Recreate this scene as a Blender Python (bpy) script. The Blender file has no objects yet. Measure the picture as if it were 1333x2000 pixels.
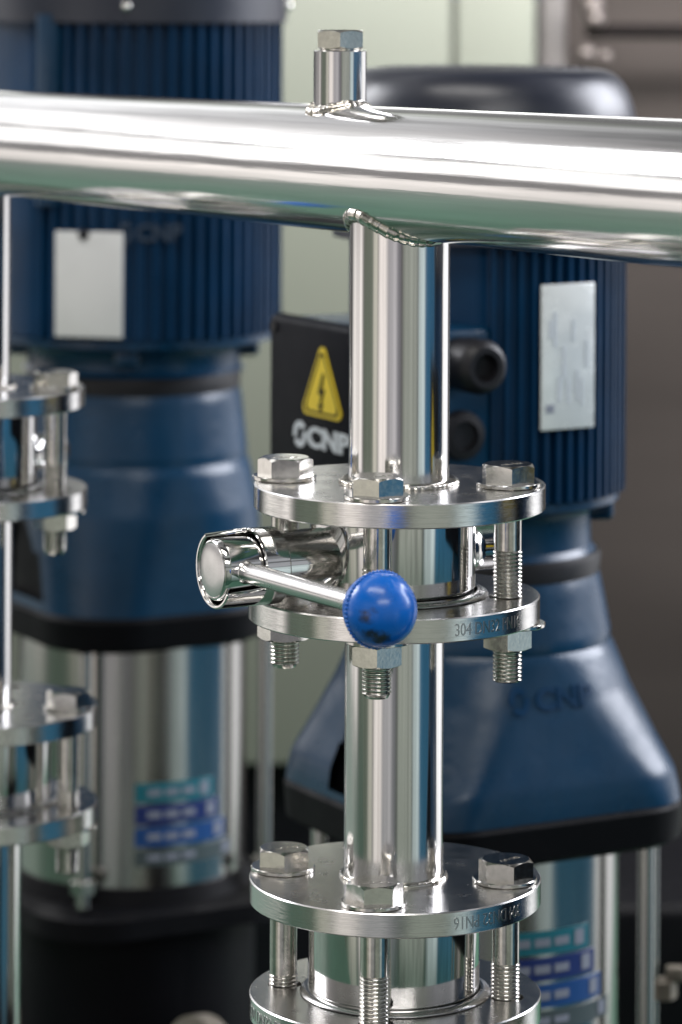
import bpy, bmesh, math, random
from mathutils import Vector, Matrix
random.seed(7)
R = math.radians
sc = bpy.context.scene
COL = sc.collection

# ------------------------------------------------------------------ camera
F_PX, HORIZON, CAMZ = 6850.0, -50.0, 1.10          # focal length in photo pixels, horizon row, lens height
ROLL = Matrix.Rotation(R(-0.30), 4, 'Y')
cam_d = bpy.data.cameras.new('camera')
cam = bpy.data.objects.new('camera', cam_d); COL.objects.link(cam)
cam.matrix_world = Matrix.Translation((0, 0, CAMZ)) @ ROLL @ Matrix.Rotation(R(90), 4, 'X')
cam_d.sensor_width = 36; cam_d.sensor_fit = 'AUTO'
cam_d.lens = F_PX / 2000 * 36
cam_d.shift_y = -(1000 - HORIZON) / 2000
cam_d.clip_start = 0.05; cam_d.clip_end = 60
cam_d.dof.use_dof = True
cam_d.dof.focus_distance = 1.625
cam_d.dof.aperture_fstop = 9.6
cam_d.dof.aperture_blades = 9
sc.camera = cam
sc.view_settings.view_transform = 'Standard'
sc.view_settings.look = 'None'
sc.view_settings.exposure = 0.22
sc.view_settings.gamma = 1
sc.view_settings.use_curve_mapping = False
sc.render.resolution_x, sc.render.resolution_y = 682, 1024
sc.cycles.max_bounces = 10
sc.cycles.glossy_bounces = 8
sc.cycles.sample_clamp_indirect = 6

def at(px, py, Y):
    """real point at distance Y from the lens seen at photo pixel (px, py)"""
    v = ROLL.to_3x3() @ Vector(((px - 666) / F_PX, 1, -(py - HORIZON) / F_PX))
    return Vector((v.x * Y, Y, CAMZ + v.z * Y))

# ------------------------------------------------------------------ world: a workshop hall with windows
w = bpy.data.worlds.new('World'); sc.world = w; w.use_nodes = True
nt = w.node_tree; nt.nodes.clear()
def wn(t, **k):
    n = nt.nodes.new(t)
    for a, v in k.items(): setattr(n, a, v)
    return n
def ramp(stops, interp='LINEAR'):
    n = wn('ShaderNodeValToRGB'); cr = n.color_ramp; cr.interpolation = interp
    while len(cr.elements) > 1: cr.elements.remove(cr.elements[-1])
    for i, (p, c) in enumerate(stops):
        if not isinstance(c, (tuple, list)): c = (c, c, c)
        e = cr.elements[0] if i == 0 else cr.elements.new(p)
        e.position = p; e.color = (c[0], c[1], c[2], 1)
    return n
tc = wn('ShaderNodeTexCoord'); sp = wn('ShaderNodeSeparateXYZ')
nt.links.new(tc.outputs['Generated'], sp.inputs[0])
gr = wn('ShaderNodeTexGradient', gradient_type='RADIAL')
nt.links.new(tc.outputs['Generated'], gr.inputs[0])
def az(a): return (0.25 + a / 360.0) % 1.0            # azimuth from towards-the-lens, + to the right
low = sorted([(az(a), c) for a, c in [
    (-179, (.10, .10, .09)), (-140, (.12, .12, .12)), (-128, (1.5, 1.42, 1.36)), (-98, (1.6, 1.5, 1.46)), (-92, (.30, .30, .28)),
    (-66, (.22, .25, .20)), (-60, (1.0, .96, .84)), (-54, (.95, .92, .80)), (-51, (.30, .29, .28)), (-47, (1.6, 1.48, 1.42)),
    (-33, (1.65, 1.52, 1.46)), (-27, (.62, .60, .63)), (-10, (.78, .75, .78)), (-2, (.32, .31, .35)), (5, (.16, .15, .15)), (9, (.50, .53, .47)),
    (38, (.56, .59, .53)), (42, (.10, .10, .10)), (45, (.85, .99, 1.0)), (58, (.9, 1.05, 1.08)), (61, (.04, .16, .30)),
    (106, (.05, .18, .34)), (110, (2., 2., 2.)), (143, (2., 2., 2.1)), (148, (.10, .10, .12)), (160, (.08, .08, .08))]])
rl = ramp(low)
nt.links.new(gr.outputs['Fac'], rl.inputs[0])
mz = wn('ShaderNodeMapRange'); mz.inputs['From Min'].default_value = -1; mz.inputs['From Max'].default_value = 1
nt.links.new(sp.outputs['Z'], mz.inputs['Value'])
def zz(z): return (z + 1) / 2
up = ramp([(zz(.02), .10), (zz(.045), .5), (zz(.06), 2.2), (zz(.235), 2.2), (zz(.25), .55), (zz(.285), .5), (zz(.30), 2.1), (zz(.40), 2.2),
           (zz(.42), 1.15), (zz(.49), 1.1), (zz(.54), .4), (zz(.6), .3), (zz(.74), .3), (zz(.76), 2.5), (zz(.83), 2.5), (zz(.85), .3), (zz(1), .35)])
nt.links.new(mz.outputs[0], up.inputs[0])
# bright window sides against dim walls, by azimuth
side = ramp(sorted([(az(a), c) for a, c in [(-179, (.16, .17, .15)), (-173, (.34, .36, .32)), (-166, (.74, .75, .76)), (-152, (.78, .78, .80)), (-146, (1.0, .99, 1.0)), (-108, (1, .97, .95)), (-102, (.25, .24, .24)),
      (-60, (.20, .20, .19)), (-50, (.42, .42, .41)), (-20, (.40, .39, .39)), (-12, (.2, .2, .22)), (40, (.2, .22, .2)), (55, (.25, .26, .28)), (85, (.25, .26, .28)), (95, (1, 1.0, 1.05)), (135, (1, 1, 1.05)), (145, (.18, .18, .18)), (165, (.16, .16, .15))]]))
nt.links.new(gr.outputs['Fac'], side.inputs[0])
mu = wn('ShaderNodeMix', data_type='RGBA', blend_type='MULTIPLY'); mu.inputs[0].default_value = 1
nt.links.new(up.outputs[0], mu.inputs[6]); nt.links.new(side.outputs[0], mu.inputs[7])
# band choice by height: floor | low band | dim horizon | upper hall
kf = ramp([(zz(-.55), 0.0), (zz(-.38), .30), (zz(-.22), .78), (zz(-.12), 1.0)])
floor_mix = wn('ShaderNodeMix', data_type='RGBA'); floor_mix.inputs[6].default_value = (.05, .12, .085, 1)
nt.links.new(mz.outputs[0], kf.inputs[0]); nt.links.new(kf.outputs[0], floor_mix.inputs[0]); nt.links.new(rl.outputs[0], floor_mix.inputs[7])
kh = ramp([(zz(-.075), 0.0), (zz(-.06), 1.0), (zz(.03), 1.0)])
hor = wn('ShaderNodeMix', data_type='RGBA'); hor.inputs[7].default_value = (.17, .17, .18, 1)
nt.links.new(mz.outputs[0], kh.inputs[0])
hm = ramp(sorted([(az(-160), .15), (az(-148), .85), (az(-104), .85), (az(-96), .15)]))
nt.links.new(gr.outputs['Fac'], hm.inputs[0])
khs = wn('ShaderNodeMath', operation='MULTIPLY'); nt.links.new(hm.outputs[0], khs.inputs[1])
nt.links.new(kh.outputs[0], khs.inputs[0])
nt.links.new(khs.outputs[0], hor.inputs[0]); nt.links.new(floor_mix.outputs[2], hor.inputs[6])
ku = ramp([(zz(.02), 0.0), (zz(.05), 1.0)])
fin = wn('ShaderNodeMix', data_type='RGBA')
nt.links.new(mz.outputs[0], ku.inputs[0]); nt.links.new(ku.outputs[0], fin.inputs[0])
nt.links.new(hor.outputs[2], fin.inputs[6]); nt.links.new(mu.outputs[2], fin.inputs[7])
# far side of the hall: low glow added to brighten flange tops, dim above
mb_ = ramp([(az(-179.9) , 1.0), (az(180 - 24), 1.0), (az(180 - 36), 0.0), (az(-180 + 36) , 0.0), (az(-180 + 24), 1.0)] if False else sorted([(az(166), 0.0), (az(172), 1.0), (az(-175), 1.0), (az(-170), 0.0)]))
nt.links.new(gr.outputs['Fac'], mb_.inputs[0])
bz = ramp([(zz(-.05), .2), (zz(.0), (.40, .42, .36)), (zz(.05), (.9, .94, .86)), (zz(.09), 3.4), (zz(.185), 3.0), (zz(.235), .35), (zz(.45), .22), (zz(1), .3)])
nt.links.new(mz.outputs[0], bz.inputs[0])
back = wn('ShaderNodeMix', data_type='RGBA'); nt.links.new(mb_.outputs[0], back.inputs[0])
nt.links.new(fin.outputs[2], back.inputs[6]); nt.links.new(bz.outputs[0], back.inputs[7])
# uneven clutter: tall narrow patches
mp = wn('ShaderNodeMapping'); mp.inputs['Scale'].default_value = (14, 14, 3)
nz = wn('ShaderNodeTexNoise'); nz.inputs['Scale'].default_value = 1.0; nz.inputs['Detail'].default_value = 3
nt.links.new(tc.outputs['Generated'], mp.inputs[0]); nt.links.new(mp.outputs[0], nz.inputs['Vector'])
nm = wn('ShaderNodeMapRange'); nm.inputs['From Min'].default_value = .3; nm.inputs['From Max'].default_value = .7
nm.inputs['To Min'].default_value = .72; nm.inputs['To Max'].default_value = 1.28
nt.links.new(nz.outputs['Fac'], nm.inputs['Value'])
fm = wn('ShaderNodeMix', data_type='RGBA', blend_type='MULTIPLY'); fm.inputs[0].default_value = 1
nt.links.new(back.outputs[2], fm.inputs[6]); nt.links.new(nm.outputs[0], fm.inputs[7])
bg = wn('ShaderNodeBackground'); bg.inputs['Strength'].default_value = 0.66
wo = wn('ShaderNodeOutputWorld')
nt.links.new(fm.outputs[2], bg.inputs['Color']); nt.links.new(bg.outputs[0], wo.inputs[0])

def lamp(name, loc, target, sx, sy, power, col):
    d = bpy.data.lights.new(name, 'AREA'); d.shape = 'RECTANGLE'; d.size = sx; d.size_y = sy; d.energy = power; d.color = col
    o = bpy.data.objects.new(name, d); COL.objects.link(o)
    o.location = loc
    o.rotation_euler = (Vector(target) - Vector(loc)).to_track_quat('-Z', 'Y').to_euler()
lamp('ceiling_or_fill_lamp', (-.5, .7, CAMZ + 2.6), (0, 1.9, CAMZ - .3), 2.4, .7, 40, (1, .97, .93))
lamp('window_light', (3.1, 3.3, CAMZ + 1.3), (.1, 2.2, CAMZ - .3), 2.4, 2.0, 185, (.90, .92, 1))
lamp('window_light', (-2.9, 3.4, CAMZ + 1.6), (-.1, 2.6, CAMZ - .3), 1.4, 1.2, 60, (.95, .96, 1))
lamp('ceiling_or_fill_lamp', (.1, 3.08, CAMZ + .50), (.0, 3.74, CAMZ - .15), 1.6, .25, 40, (1, .98, .95))  # added light just above the frame, makes the cabinet fade downwards
lamp('ceiling_or_fill_lamp', (.62, 3.55, CAMZ + .26), (.62, 4.05, CAMZ - .12), .8, .12, 10, (1, .96, .94))  # added strip close to the brown wall, brightens its top for falloff
lamp('ceiling_or_fill_lamp', (.7, -1.6, CAMZ + 1.9), (0, 2.0, CAMZ - .3), 2.2, .6, 34, (1, .98, .96))  # added fill from behind the lens, lifts nameplates and other front faces

# ------------------------------------------------------------------ helpers
def sharpen(bm, ang=32):
    bm.normal_update()
    for f in bm.faces: f.smooth = True
    for e in bm.edges:
        e.smooth = not (len(e.link_faces) == 2 and e.calc_face_angle(0) > R(ang))
def mesh_of(name, bm, mats, ang=32):
    bmesh.ops.recalc_face_normals(bm, faces=bm.faces)
    sharpen(bm, ang)
    me = bpy.data.meshes.new(name); bm.to_mesh(me); bm.free()
    for m in (mats if isinstance(mats, (list, tuple)) else [mats]): me.materials.append(m)
    return me
def link(name, me, parent=None, loc=(0, 0, 0), rot=(0, 0, 0)):
    o = bpy.data.objects.new(name, me); COL.objects.link(o)
    o.location = loc; o.rotation_euler = rot
    if parent: o.parent = parent
    return o
def obj(name, bm, mats, parent=None, loc=(0, 0, 0), rot=(0, 0, 0), ang=32):
    return link(name, mesh_of(name, bm, mats, ang), parent, loc, rot)
def tag(o, label, cat, group=None, kind=None):
    o['label'] = label; o['category'] = cat
    if group: o['group'] = group
    if kind: o['kind'] = kind
    return o
def thing(name, label, cat, loc, rz=0, group=None):
    o = bpy.data.objects.new(name, None); COL.objects.link(o); o.empty_display_size = .02
    o.location = loc; o.rotation_euler = (0, 0, rz)
    return tag(o, label, cat, group)
def copy_tree(o, parent=None):
    c = o.copy(); COL.objects.link(c)
    if parent: c.parent = parent
    for ch in list(o.children): copy_tree(ch, c)
    return c
def lathe(prof, seg=64, bm=None, M=Matrix(), a0=0, mat=0):
    """revolve (r, z) pairs about Z"""
    bm = bm or bmesh.new(); rings = []
    for r, z in prof:
        if r < 1e-7: rings.append([bm.verts.new(M @ Vector((0, 0, z)))])
        else: rings.append([bm.verts.new(M @ Vector((r * math.cos(a0 + 2 * math.pi * k / seg), r * math.sin(a0 + 2 * math.pi * k / seg), z))) for k in range(seg)])
    for a, b in zip(rings, rings[1:]):
        if len(a) == 1 and len(b) == 1: continue
        for k in range(seg):
            k2 = (k + 1) % seg
            if len(a) == 1: f = bm.faces.new((a[0], b[k], b[k2]))
            elif len(b) == 1: f = bm.faces.new((a[k], b[0], a[k2]))
            else: f = bm.faces.new((a[k], b[k], b[k2], a[k2]))
            f.material_index = mat
    return bm
def fillet(r0, z0, r1, z1, rad, n=5):
    """quarter-round points near the outer corner (r1, z1) coming from (r0, z1)"""
    s = 1 if z1 > z0 else -1
    return [(r1 - rad + rad * math.sin(t), z1 - s * (rad - rad * math.cos(t))) for t in [math.pi / 2 * k / n for k in range(n + 1)]]
def hexhead(af, h, top=True, bottom=False, bore=0, sub=16, bm=None, M=Matrix()):
    """hexagon with the real 30-degree conical chamfer cut"""
    bm = bm or bmesh.new(); n = 6 * sub; rc = af / 2 * .965; t30 = math.tan(R(30))
    def rh(k):
        a = (2 * math.pi * k / n) % (math.pi / 3) - math.pi / 6
        return af / 2 / math.cos(a)
    def P(r, k, z): a = 2 * math.pi * k / n; return bm.verts.new(M @ Vector((r * math.cos(a), r * math.sin(a), z)))
    rings = []
    if bottom:
        rings.append([P(rc, k, 0) for k in range(n)])
        rings.append([P(rh(k), k, (rh(k) - rc) * t30) for k in range(n)])
    else: rings.append([P(rh(k), k, 0) for k in range(n)])
    if top:
        rings.append([P(rh(k), k, h - (rh(k) - rc) * t30) for k in range(n)])
        rings.append([P(rc, k, h) for k in range(n)])
    else: rings.append([P(rh(k), k, h) for k in range(n)])
    for a, b in zip(rings, rings[1:]):
        for k in range(n): bm.faces.new((a[k], a[(k + 1) % n], b[(k + 1) % n], b[k]))
    for ring, z in ((rings[0], 0), (rings[-1], h)):
        if bore:
            inner = [P(bore, k, z) for k in range(n)]
            for k in range(n): bm.faces.new((ring[k], ring[(k + 1) % n], inner[(k + 1) % n], inner[k]))
        else: bm.faces.new(ring)
    return bm
def box(sx, sy, sz, bev=0, bm=None, M=Matrix(), seg=3):
    b = bmesh.new(); bmesh.ops.create_cube(b, size=1)
    for v in b.verts: v.co = Vector((v.co.x * sx, v.co.y * sy, v.co.z * sz))
    if bev: bmesh.ops.bevel(b, geom=list(b.edges), offset=bev, segments=seg, profile=.5, affect='EDGES')
    for v in b.verts: v.co = M @ v.co
    if bm is None: return b
    me = bpy.data.meshes.new('t'); b.to_mesh(me); b.free(); bm.from_mesh(me); bpy.data.meshes.remove(me)
    return bm
def sweep(pts, rad, seg=14, closed=False, ref=None, bm=None):
    """tube through pts; rad(i) gives its radius; ref(i) a sideways direction"""
    bm = bm or bmesh.new(); n = len(pts); rings = []
    for i, p in enumerate(pts):
        t = (pts[(i + 1) % n] - pts[i - 1]) if closed else (pts[min(i + 1, n - 1)] - pts[max(i - 1, 0)])
        t.normalize(); s = (ref(i) if ref else Vector((0, 0, 1))); s = (s - t * s.dot(t)).normalized(); u = t.cross(s); r = rad(i)
        rings.append([bm.verts.new(p + r * (math.cos(2 * math.pi * k / seg) * s + math.sin(2 * math.pi * k / seg) * u)) for k in range(seg)])
    for i in range(n if closed else n - 1):
        a, b = rings[i], rings[(i + 1) % n]
        for k in range(seg): bm.faces.new((a[k], a[(k + 1) % seg], b[(k + 1) % seg], b[k]))
    if not closed: bm.faces.new(rings[0]); bm.faces.new(rings[-1])
    return bm
def text_bm(s, height, width=None, bold=0.0, thick=0.0004):
    c = bpy.data.curves.new('t', 'FONT'); c.body = s; c.size = 1; c.extrude = .5; c.offset = bold; c.resolution_u = 4
    o = bpy.data.objects.new('t', c); COL.objects.link(o)
    dg = bpy.context.evaluated_depsgraph_get()
    me = bpy.data.meshes.new_from_object(o.evaluated_get(dg)); bpy.data.objects.remove(o); bpy.data.curves.remove(c)
    bm = bmesh.new(); bm.from_mesh(me); bpy.data.meshes.remove(me)
    xs = [v.co.x for v in bm.verts]; ys = [v.co.y for v in bm.verts]
    x0, x1, y0, y1 = min(xs), max(xs), min(ys), max(ys); k = height / (y1 - y0); kx = (width / (x1 - x0)) if width else k
    for v in bm.verts: v.co = Vector(((v.co.x - (x0 + x1) / 2) * kx, (v.co.y - (y0 + y1) / 2) * k, v.co.z * thick))
    return bm
def subdivide_long(bm, maxlen):
    bmesh.ops.triangulate(bm, faces=list(bm.faces))
    for _ in range(4):
        es = [e for e in bm.edges if e.calc_length() > maxlen]
        if not es: break
        bmesh.ops.subdivide_edges(bm, edges=es, cuts=1)
        bmesh.ops.triangulate(bm, faces=list(bm.faces))

# ------------------------------------------------------------------ materials
def mat(name, base, rough, metal=0.0, streak=None, rvar=0.0, cvar=0.0, scale=60, bump=0.0, bscale=None, spec=.5, coat=0.0, aniso=0.0, tint=None, sub=None):
    m = bpy.data.materials.new(name); m.use_nodes = True; t = m.node_tree; p = t.nodes['Principled BSDF']
    p.inputs['Base Color'].default_value = (*base, 1); p.inputs['Roughness'].default_value = rough; p.inputs['Metallic'].default_value = metal
    p.inputs['Specular IOR Level'].default_value = spec; p.inputs['Coat Weight'].default_value = coat; p.inputs['Coat Roughness'].default_value = .12
    N = lambda k: t.nodes.new(k)
    co = N('ShaderNodeTexCoord'); mp = N('ShaderNodeMapping'); mp.inputs['Scale'].default_value = streak or (1, 1, 1)
    t.links.new(co.outputs['Object'], mp.inputs[0])
    nz = N('ShaderNodeTexNoise'); nz.inputs['Scale'].default_value = scale; nz.inputs['Detail'].default_value = 5; nz.inputs['Roughness'].default_value = .6
    t.links.new(mp.outputs[0], nz.inputs['Vector'])
    if rvar:
        r = N('ShaderNodeMapRange'); r.inputs['From Min'].default_value = .3; r.inputs['From Max'].default_value = .7
        r.inputs['To Min'].default_value = max(.02, rough - rvar); r.inputs['To Max'].default_value = rough + rvar
        t.links.new(nz.outputs['Fac'], r.inputs['Value']); t.links.new(r.outputs[0], p.inputs['Roughness'])
    if cvar or tint:
        n2 = N('ShaderNodeTexNoise'); n2.inputs['Scale'].default_value = scale * .4; n2.inputs['Detail'].default_value = 4
        t.links.new(mp.outputs[0], n2.inputs['Vector'])
        c = N('ShaderNodeValToRGB'); c.color_ramp.elements[0].position = .34; c.color_ramp.elements[1].position = .66
        d = tint or tuple(x * (1 - cvar) for x in base)
        c.color_ramp.elements[0].color = (*d, 1); c.color_ramp.elements[1].color = (*(base if tint else tuple(min(1, x * (1 + cvar)) for x in base)), 1)
        t.links.new(n2.outputs['Fac'], c.inputs[0]); t.links.new(c.outputs[0], p.inputs['Base Color'])
    if bump:
        b = N('ShaderNodeBump'); b.inputs['Strength'].default_value = 1; b.inputs['Distance'].default_value = bump
        n3 = N('ShaderNodeTexNoise'); n3.inputs['Scale'].default_value = bscale or scale; n3.inputs['Detail'].default_value = 3
        t.links.new(mp.outputs[0], n3.inputs['Vector']); t.links.new(n3.outputs['Fac'], b.inputs['Height']); t.links.new(b.outputs[0], p.inputs['Normal'])
    return m
M_HEADER = mat('brushed_header_steel', (.74, .73, .72), .12, 1, streak=(.03, 1, 1), rvar=.04, cvar=.06, scale=620, bump=.00004)
M_PIPE = mat('polished_pipe_steel', (.72, .71, .695), .14, 1, streak=(1, 1, .04), rvar=.04, cvar=.06, scale=300, bump=.000006)
M_FACE = mat('satin_flange_face', (.67, .66, .65), .24, 1, rvar=.05, cvar=.03, scale=70, bump=.000005, bscale=300)
M_RIM = mat('turned_flange_rim', (.72, .71, .69), .11, 1, streak=(.25, .25, 30), rvar=.04, cvar=.05, scale=260, bump=.00003)
M_BOLT = mat('bolt_steel', (.68, .66, .62), .16, 1, rvar=.05, cvar=.05, scale=420, bump=.000016, bscale=700)
M_THREAD = mat('thread_steel', (.58, .56, .52), .20, 1, rvar=.06, cvar=.12, scale=500)
M_MIRROR = mat('mirror_valve_steel', (.70, .69, .675), .075, 1, rvar=.02, cvar=.03, scale=90, bump=.000006, bscale=140)
M_WELD = mat('weld_metal', (.66, .64, .60), .18, 1, rvar=.08, scale=240, bump=.0002, bscale=380, tint=(.56, .52, .45))
M_DARKGAP = mat('dark_gasket', (.02, .02, .022), .5)
M_ENGR = mat('engraved_mark', (.40, .40, .40), .30, 1)
M_BLUE = mat('pump_blue_paint', (.0007, .0285, .070), .30, 0, rvar=.06, cvar=.18, scale=30, bump=.0003, bscale=90, spec=.42)
M_FIN = mat('motor_blue_paint', (.0008, .026, .072), .40, 0, rvar=.06, cvar=.18, scale=40, spec=.22)
M_COVER = mat('fan_cover_paint', (.011, .014, .026), .36, 0, rvar=.05, scale=30, spec=.6)
M_BLACK = mat('black_cast_paint', (.0014, .0016, .0026), .55, 0, rvar=.08, scale=40, bump=.0002, bscale=160, spec=.10)
M_RUBBER = mat('black_rubber', (.007, .0068, .009), .45, 0, rvar=.06, scale=60, spec=.35)
M_PLAST = mat('black_box_plastic', (.0045, .0055, .009), .42, 0, rvar=.05, scale=60, spec=.08)
M_WHITE = mat('white_print', (.62, .66, .70), .5)
M_YELLOW = mat('warning_yellow', (.78, .58, .02), .45, cvar=.05, scale=80)
M_PLATE = mat('nameplate_aluminium', (.72, .72, .71), .42, .25, cvar=.06, scale=40)
M_PLATE2 = mat('nameplate_film', (.76, .79, .78), .24, .3, rvar=.14, cvar=.10, scale=55)
M_PRINT = mat('grey_print', (.20, .22, .27), .5)
M_FAINT = mat('faint_print', (.56, .60, .64), .4, .2)
M_CAST = mat('raised_blue_letters', (.018, .034, .06), .5)
M_SLEEVE = mat('sleeve_steel', (.44, .43, .41), .18, 1, streak=(1, 1, .05), rvar=.05, cvar=.06, scale=150)
M_TEAL = mat('teal_sticker', (.006, .13, .17), .4)
M_NAVY = mat('navy_sticker', (.006, .02, .12), .4)
M_SKY = mat('blue_sticker', (.004, .05, .19), .4)
M_SLATE = mat('slate_sticker', (.05, .07, .075), .4)
M_BEIGE = mat('cast_steel', (.17, .15, .12), .5, .5, rvar=.1, cvar=.2, scale=60)
M_BRASS = mat('brass', (.62, .40, .12), .3, 1, cvar=.1)

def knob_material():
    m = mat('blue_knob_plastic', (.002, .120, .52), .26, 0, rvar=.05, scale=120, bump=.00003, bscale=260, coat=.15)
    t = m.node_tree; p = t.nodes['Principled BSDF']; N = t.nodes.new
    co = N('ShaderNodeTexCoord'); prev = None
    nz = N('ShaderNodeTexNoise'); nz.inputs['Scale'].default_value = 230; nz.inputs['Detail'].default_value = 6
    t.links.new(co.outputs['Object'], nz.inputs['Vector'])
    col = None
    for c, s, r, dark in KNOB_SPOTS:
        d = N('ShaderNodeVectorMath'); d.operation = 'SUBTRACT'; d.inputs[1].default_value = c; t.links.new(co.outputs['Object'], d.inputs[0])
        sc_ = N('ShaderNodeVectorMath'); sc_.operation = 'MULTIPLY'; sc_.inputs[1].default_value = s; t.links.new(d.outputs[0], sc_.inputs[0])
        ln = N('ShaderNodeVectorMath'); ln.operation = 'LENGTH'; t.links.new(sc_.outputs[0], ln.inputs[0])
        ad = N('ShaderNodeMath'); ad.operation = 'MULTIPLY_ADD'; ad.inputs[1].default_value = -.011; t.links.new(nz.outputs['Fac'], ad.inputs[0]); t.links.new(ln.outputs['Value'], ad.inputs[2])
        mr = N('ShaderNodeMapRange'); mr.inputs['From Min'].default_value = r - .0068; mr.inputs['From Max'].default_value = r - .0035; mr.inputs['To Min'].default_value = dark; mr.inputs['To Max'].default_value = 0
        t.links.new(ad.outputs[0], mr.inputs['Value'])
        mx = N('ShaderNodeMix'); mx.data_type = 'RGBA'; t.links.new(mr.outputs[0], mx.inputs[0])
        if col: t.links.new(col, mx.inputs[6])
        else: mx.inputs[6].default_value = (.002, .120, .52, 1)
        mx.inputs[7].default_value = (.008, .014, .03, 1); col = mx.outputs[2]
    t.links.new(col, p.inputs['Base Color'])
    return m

# ------------------------------------------------------------------ setting
def plain(name, bm, m, label, cat, kind='structure'):
    o = obj(name, bm, m); return tag(o, label, cat, kind=kind)
M_FLOOR = mat('green_painted_floor', (.042, .105, .070), .34, 0, rvar=.08, cvar=.12, scale=5, spec=.4)
bm = bmesh.new(); vs = [bm.verts.new(v) for v in ((-3.4, .95, 0), (1.3, .95, 0), (1.3, 4.9, 0), (-3.4, 4.9, 0))]; bm.faces.new(vs)
plain('floor', bm, M_FLOOR, 'green painted workshop floor under the pumps', 'floor')
M_BROWN = mat('brown_wall', (.034, .029, .027), .75, 0, cvar=.2, scale=5, streak=(.5, 1, 3), spec=.1)
b = box(.72, .1, 1.26, M=Matrix.Translation((.59, 4.10, .63)))
plain('wall', b, M_BROWN, 'blurred brown grey wall on the right behind the pumps', 'wall')

M_SAGE = mat('sage_cabinet_paint', (.094, .102, .083), .5, 0, cvar=.04, scale=3)
cab = thing('electrical_cabinet', 'pale sage green cabinet out of focus behind the pumps', 'cabinet', (-.176, 3.95, 0))
obj('cabinet_body', box(.77, .40, .975, .004, M=Matrix.Translation((0, .02, .7375))), M_SAGE, cab)
for x0, x1 in ((-.383, .294), (.300, .383)):
    obj('door', box(x1 - x0, .018, .965, .003, M=Matrix.Translation(((x0 + x1) / 2, -.190, .737))), M_SAGE, cab)
obj('plinth', box(.76, .38, .249, M=Matrix.Translation((0, .02, .1245))), M_BLACK, cab)

M_GREYST = mat('grey_column_paint', (.060, .054, .053), .45, 0, cvar=.1, scale=6)
p0 = at(1085, -50, 3.92)
post = obj('steel_column', box(.030, .05, 1.24, .004, M=Matrix.Translation((p0.x, 4.00, .62))), M_GREYST)
tag(post, 'grey blurred upright column beside the sage cabinet', 'column')
rail = thing('pipe_rail', 'dark horizontal pipe rail with pale fittings on the brown wall', 'rail', (0, 3.96, 0))
q = at(1150, 62, 3.92)
bm = sweep([Vector((q.x, 0, q.z)), Vector((q.x + .9, 0, q.z))], lambda i: .008, 16)
obj('rail_tube', bm, mat('rail_brown_paint', (.006, .005, .005), .8, spec=.05), rail)
M_FIT = mat('pale_fitting', (.11, .095, .09), .28, .6, rvar=.05)
for px, py, r in ((1158, 14, .013), (1164, 38, .011), (1146, 106, .010), (1182, 112, .008)):
    c = at(px, py, 3.92)
    b = bmesh.new(); bmesh.ops.create_uvsphere(b, u_segments=24, v_segments=14, radius=r)
    obj('fitting', b, M_FIT, rail, (c.x, -.02, c.z))

# ------------------------------------------------------------------ flanged steel pipework
D = 1.683                                            # distance of the front stack
AX = Vector((.4846, -.8747, 0)); NX = Vector((.8747, .4846, 0))      # along the header (towards the lens), across it
RF, TF, RB = .070, .0115, .054                       # flange radius, thickness, bolt circle
PHI = R(-10.5)

def flange_mesh():
    prof = [(0, 0), (.0694, 0), (.070, -.0006), (.070, -TF + .0006), (.0694, -TF), (0, -TF)]
    b = bmesh.new(); lathe(prof, 128, b)
    bmesh.ops.recalc_face_normals(b, faces=b.faces)
    me = bpy.data.meshes.new('flange_blank'); b.to_mesh(me); b.free(); o = link('flange_blank', me)
    cb = bmesh.new()
    for k in range(4):
        a = PHI - math.pi / 2 + k * math.pi / 2
        lathe([(0, .01), (.0082, .01), (.0082, -.03), (0, -.03)], 32, cb, Matrix.Translation((RB * math.cos(a), RB * math.sin(a), 0)))
    bmesh.ops.recalc_face_normals(cb, faces=cb.faces)
    cme = bpy.data.meshes.new('cutter'); cb.to_mesh(cme); cb.free(); c = link('cutter', cme)
    m = o.modifiers.new('b', 'BOOLEAN'); m.object = c; m.operation = 'DIFFERENCE'; m.solver = 'EXACT'
    dg = bpy.context.evaluated_depsgraph_get()
    res = bpy.data.meshes.new_from_object(o.evaluated_get(dg))
    b = bmesh.new(); b.from_mesh(res); bpy.data.meshes.remove(res)
    bpy.data.objects.remove(o); bpy.data.objects.remove(c); bpy.data.meshes.remove(me); bpy.data.meshes.remove(cme)
    b.normal_update()
    for f in b.faces:
        cc = f.calc_center_median(); f.material_index = 1 if (abs(f.normal.z) < .5 and math.hypot(cc.x, cc.y) > .066) else 0
    return mesh_of('flange', b, [M_FACE, M_RIM], 25)
FLANGE = flange_mesh()

def engraving(parent, a0, a1, upside=False):
    b = text_bm('304 DN32 PN16', .0058, (a1 - a0) * RF, thick=.0005)
    subdivide_long(b, .0015); am = (a0 + a1) / 2
    for v in b.verts:
        x, y, z = v.co
        if upside: x, y = -x, -y
        a = am + x / RF; r = RF + .00008 + z * .4
        v.co = Vector((r * math.sin(a), -r * math.cos(a), -TF / 2 + y))
    return obj('engraved_text', b, M_ENGR, parent)

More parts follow.
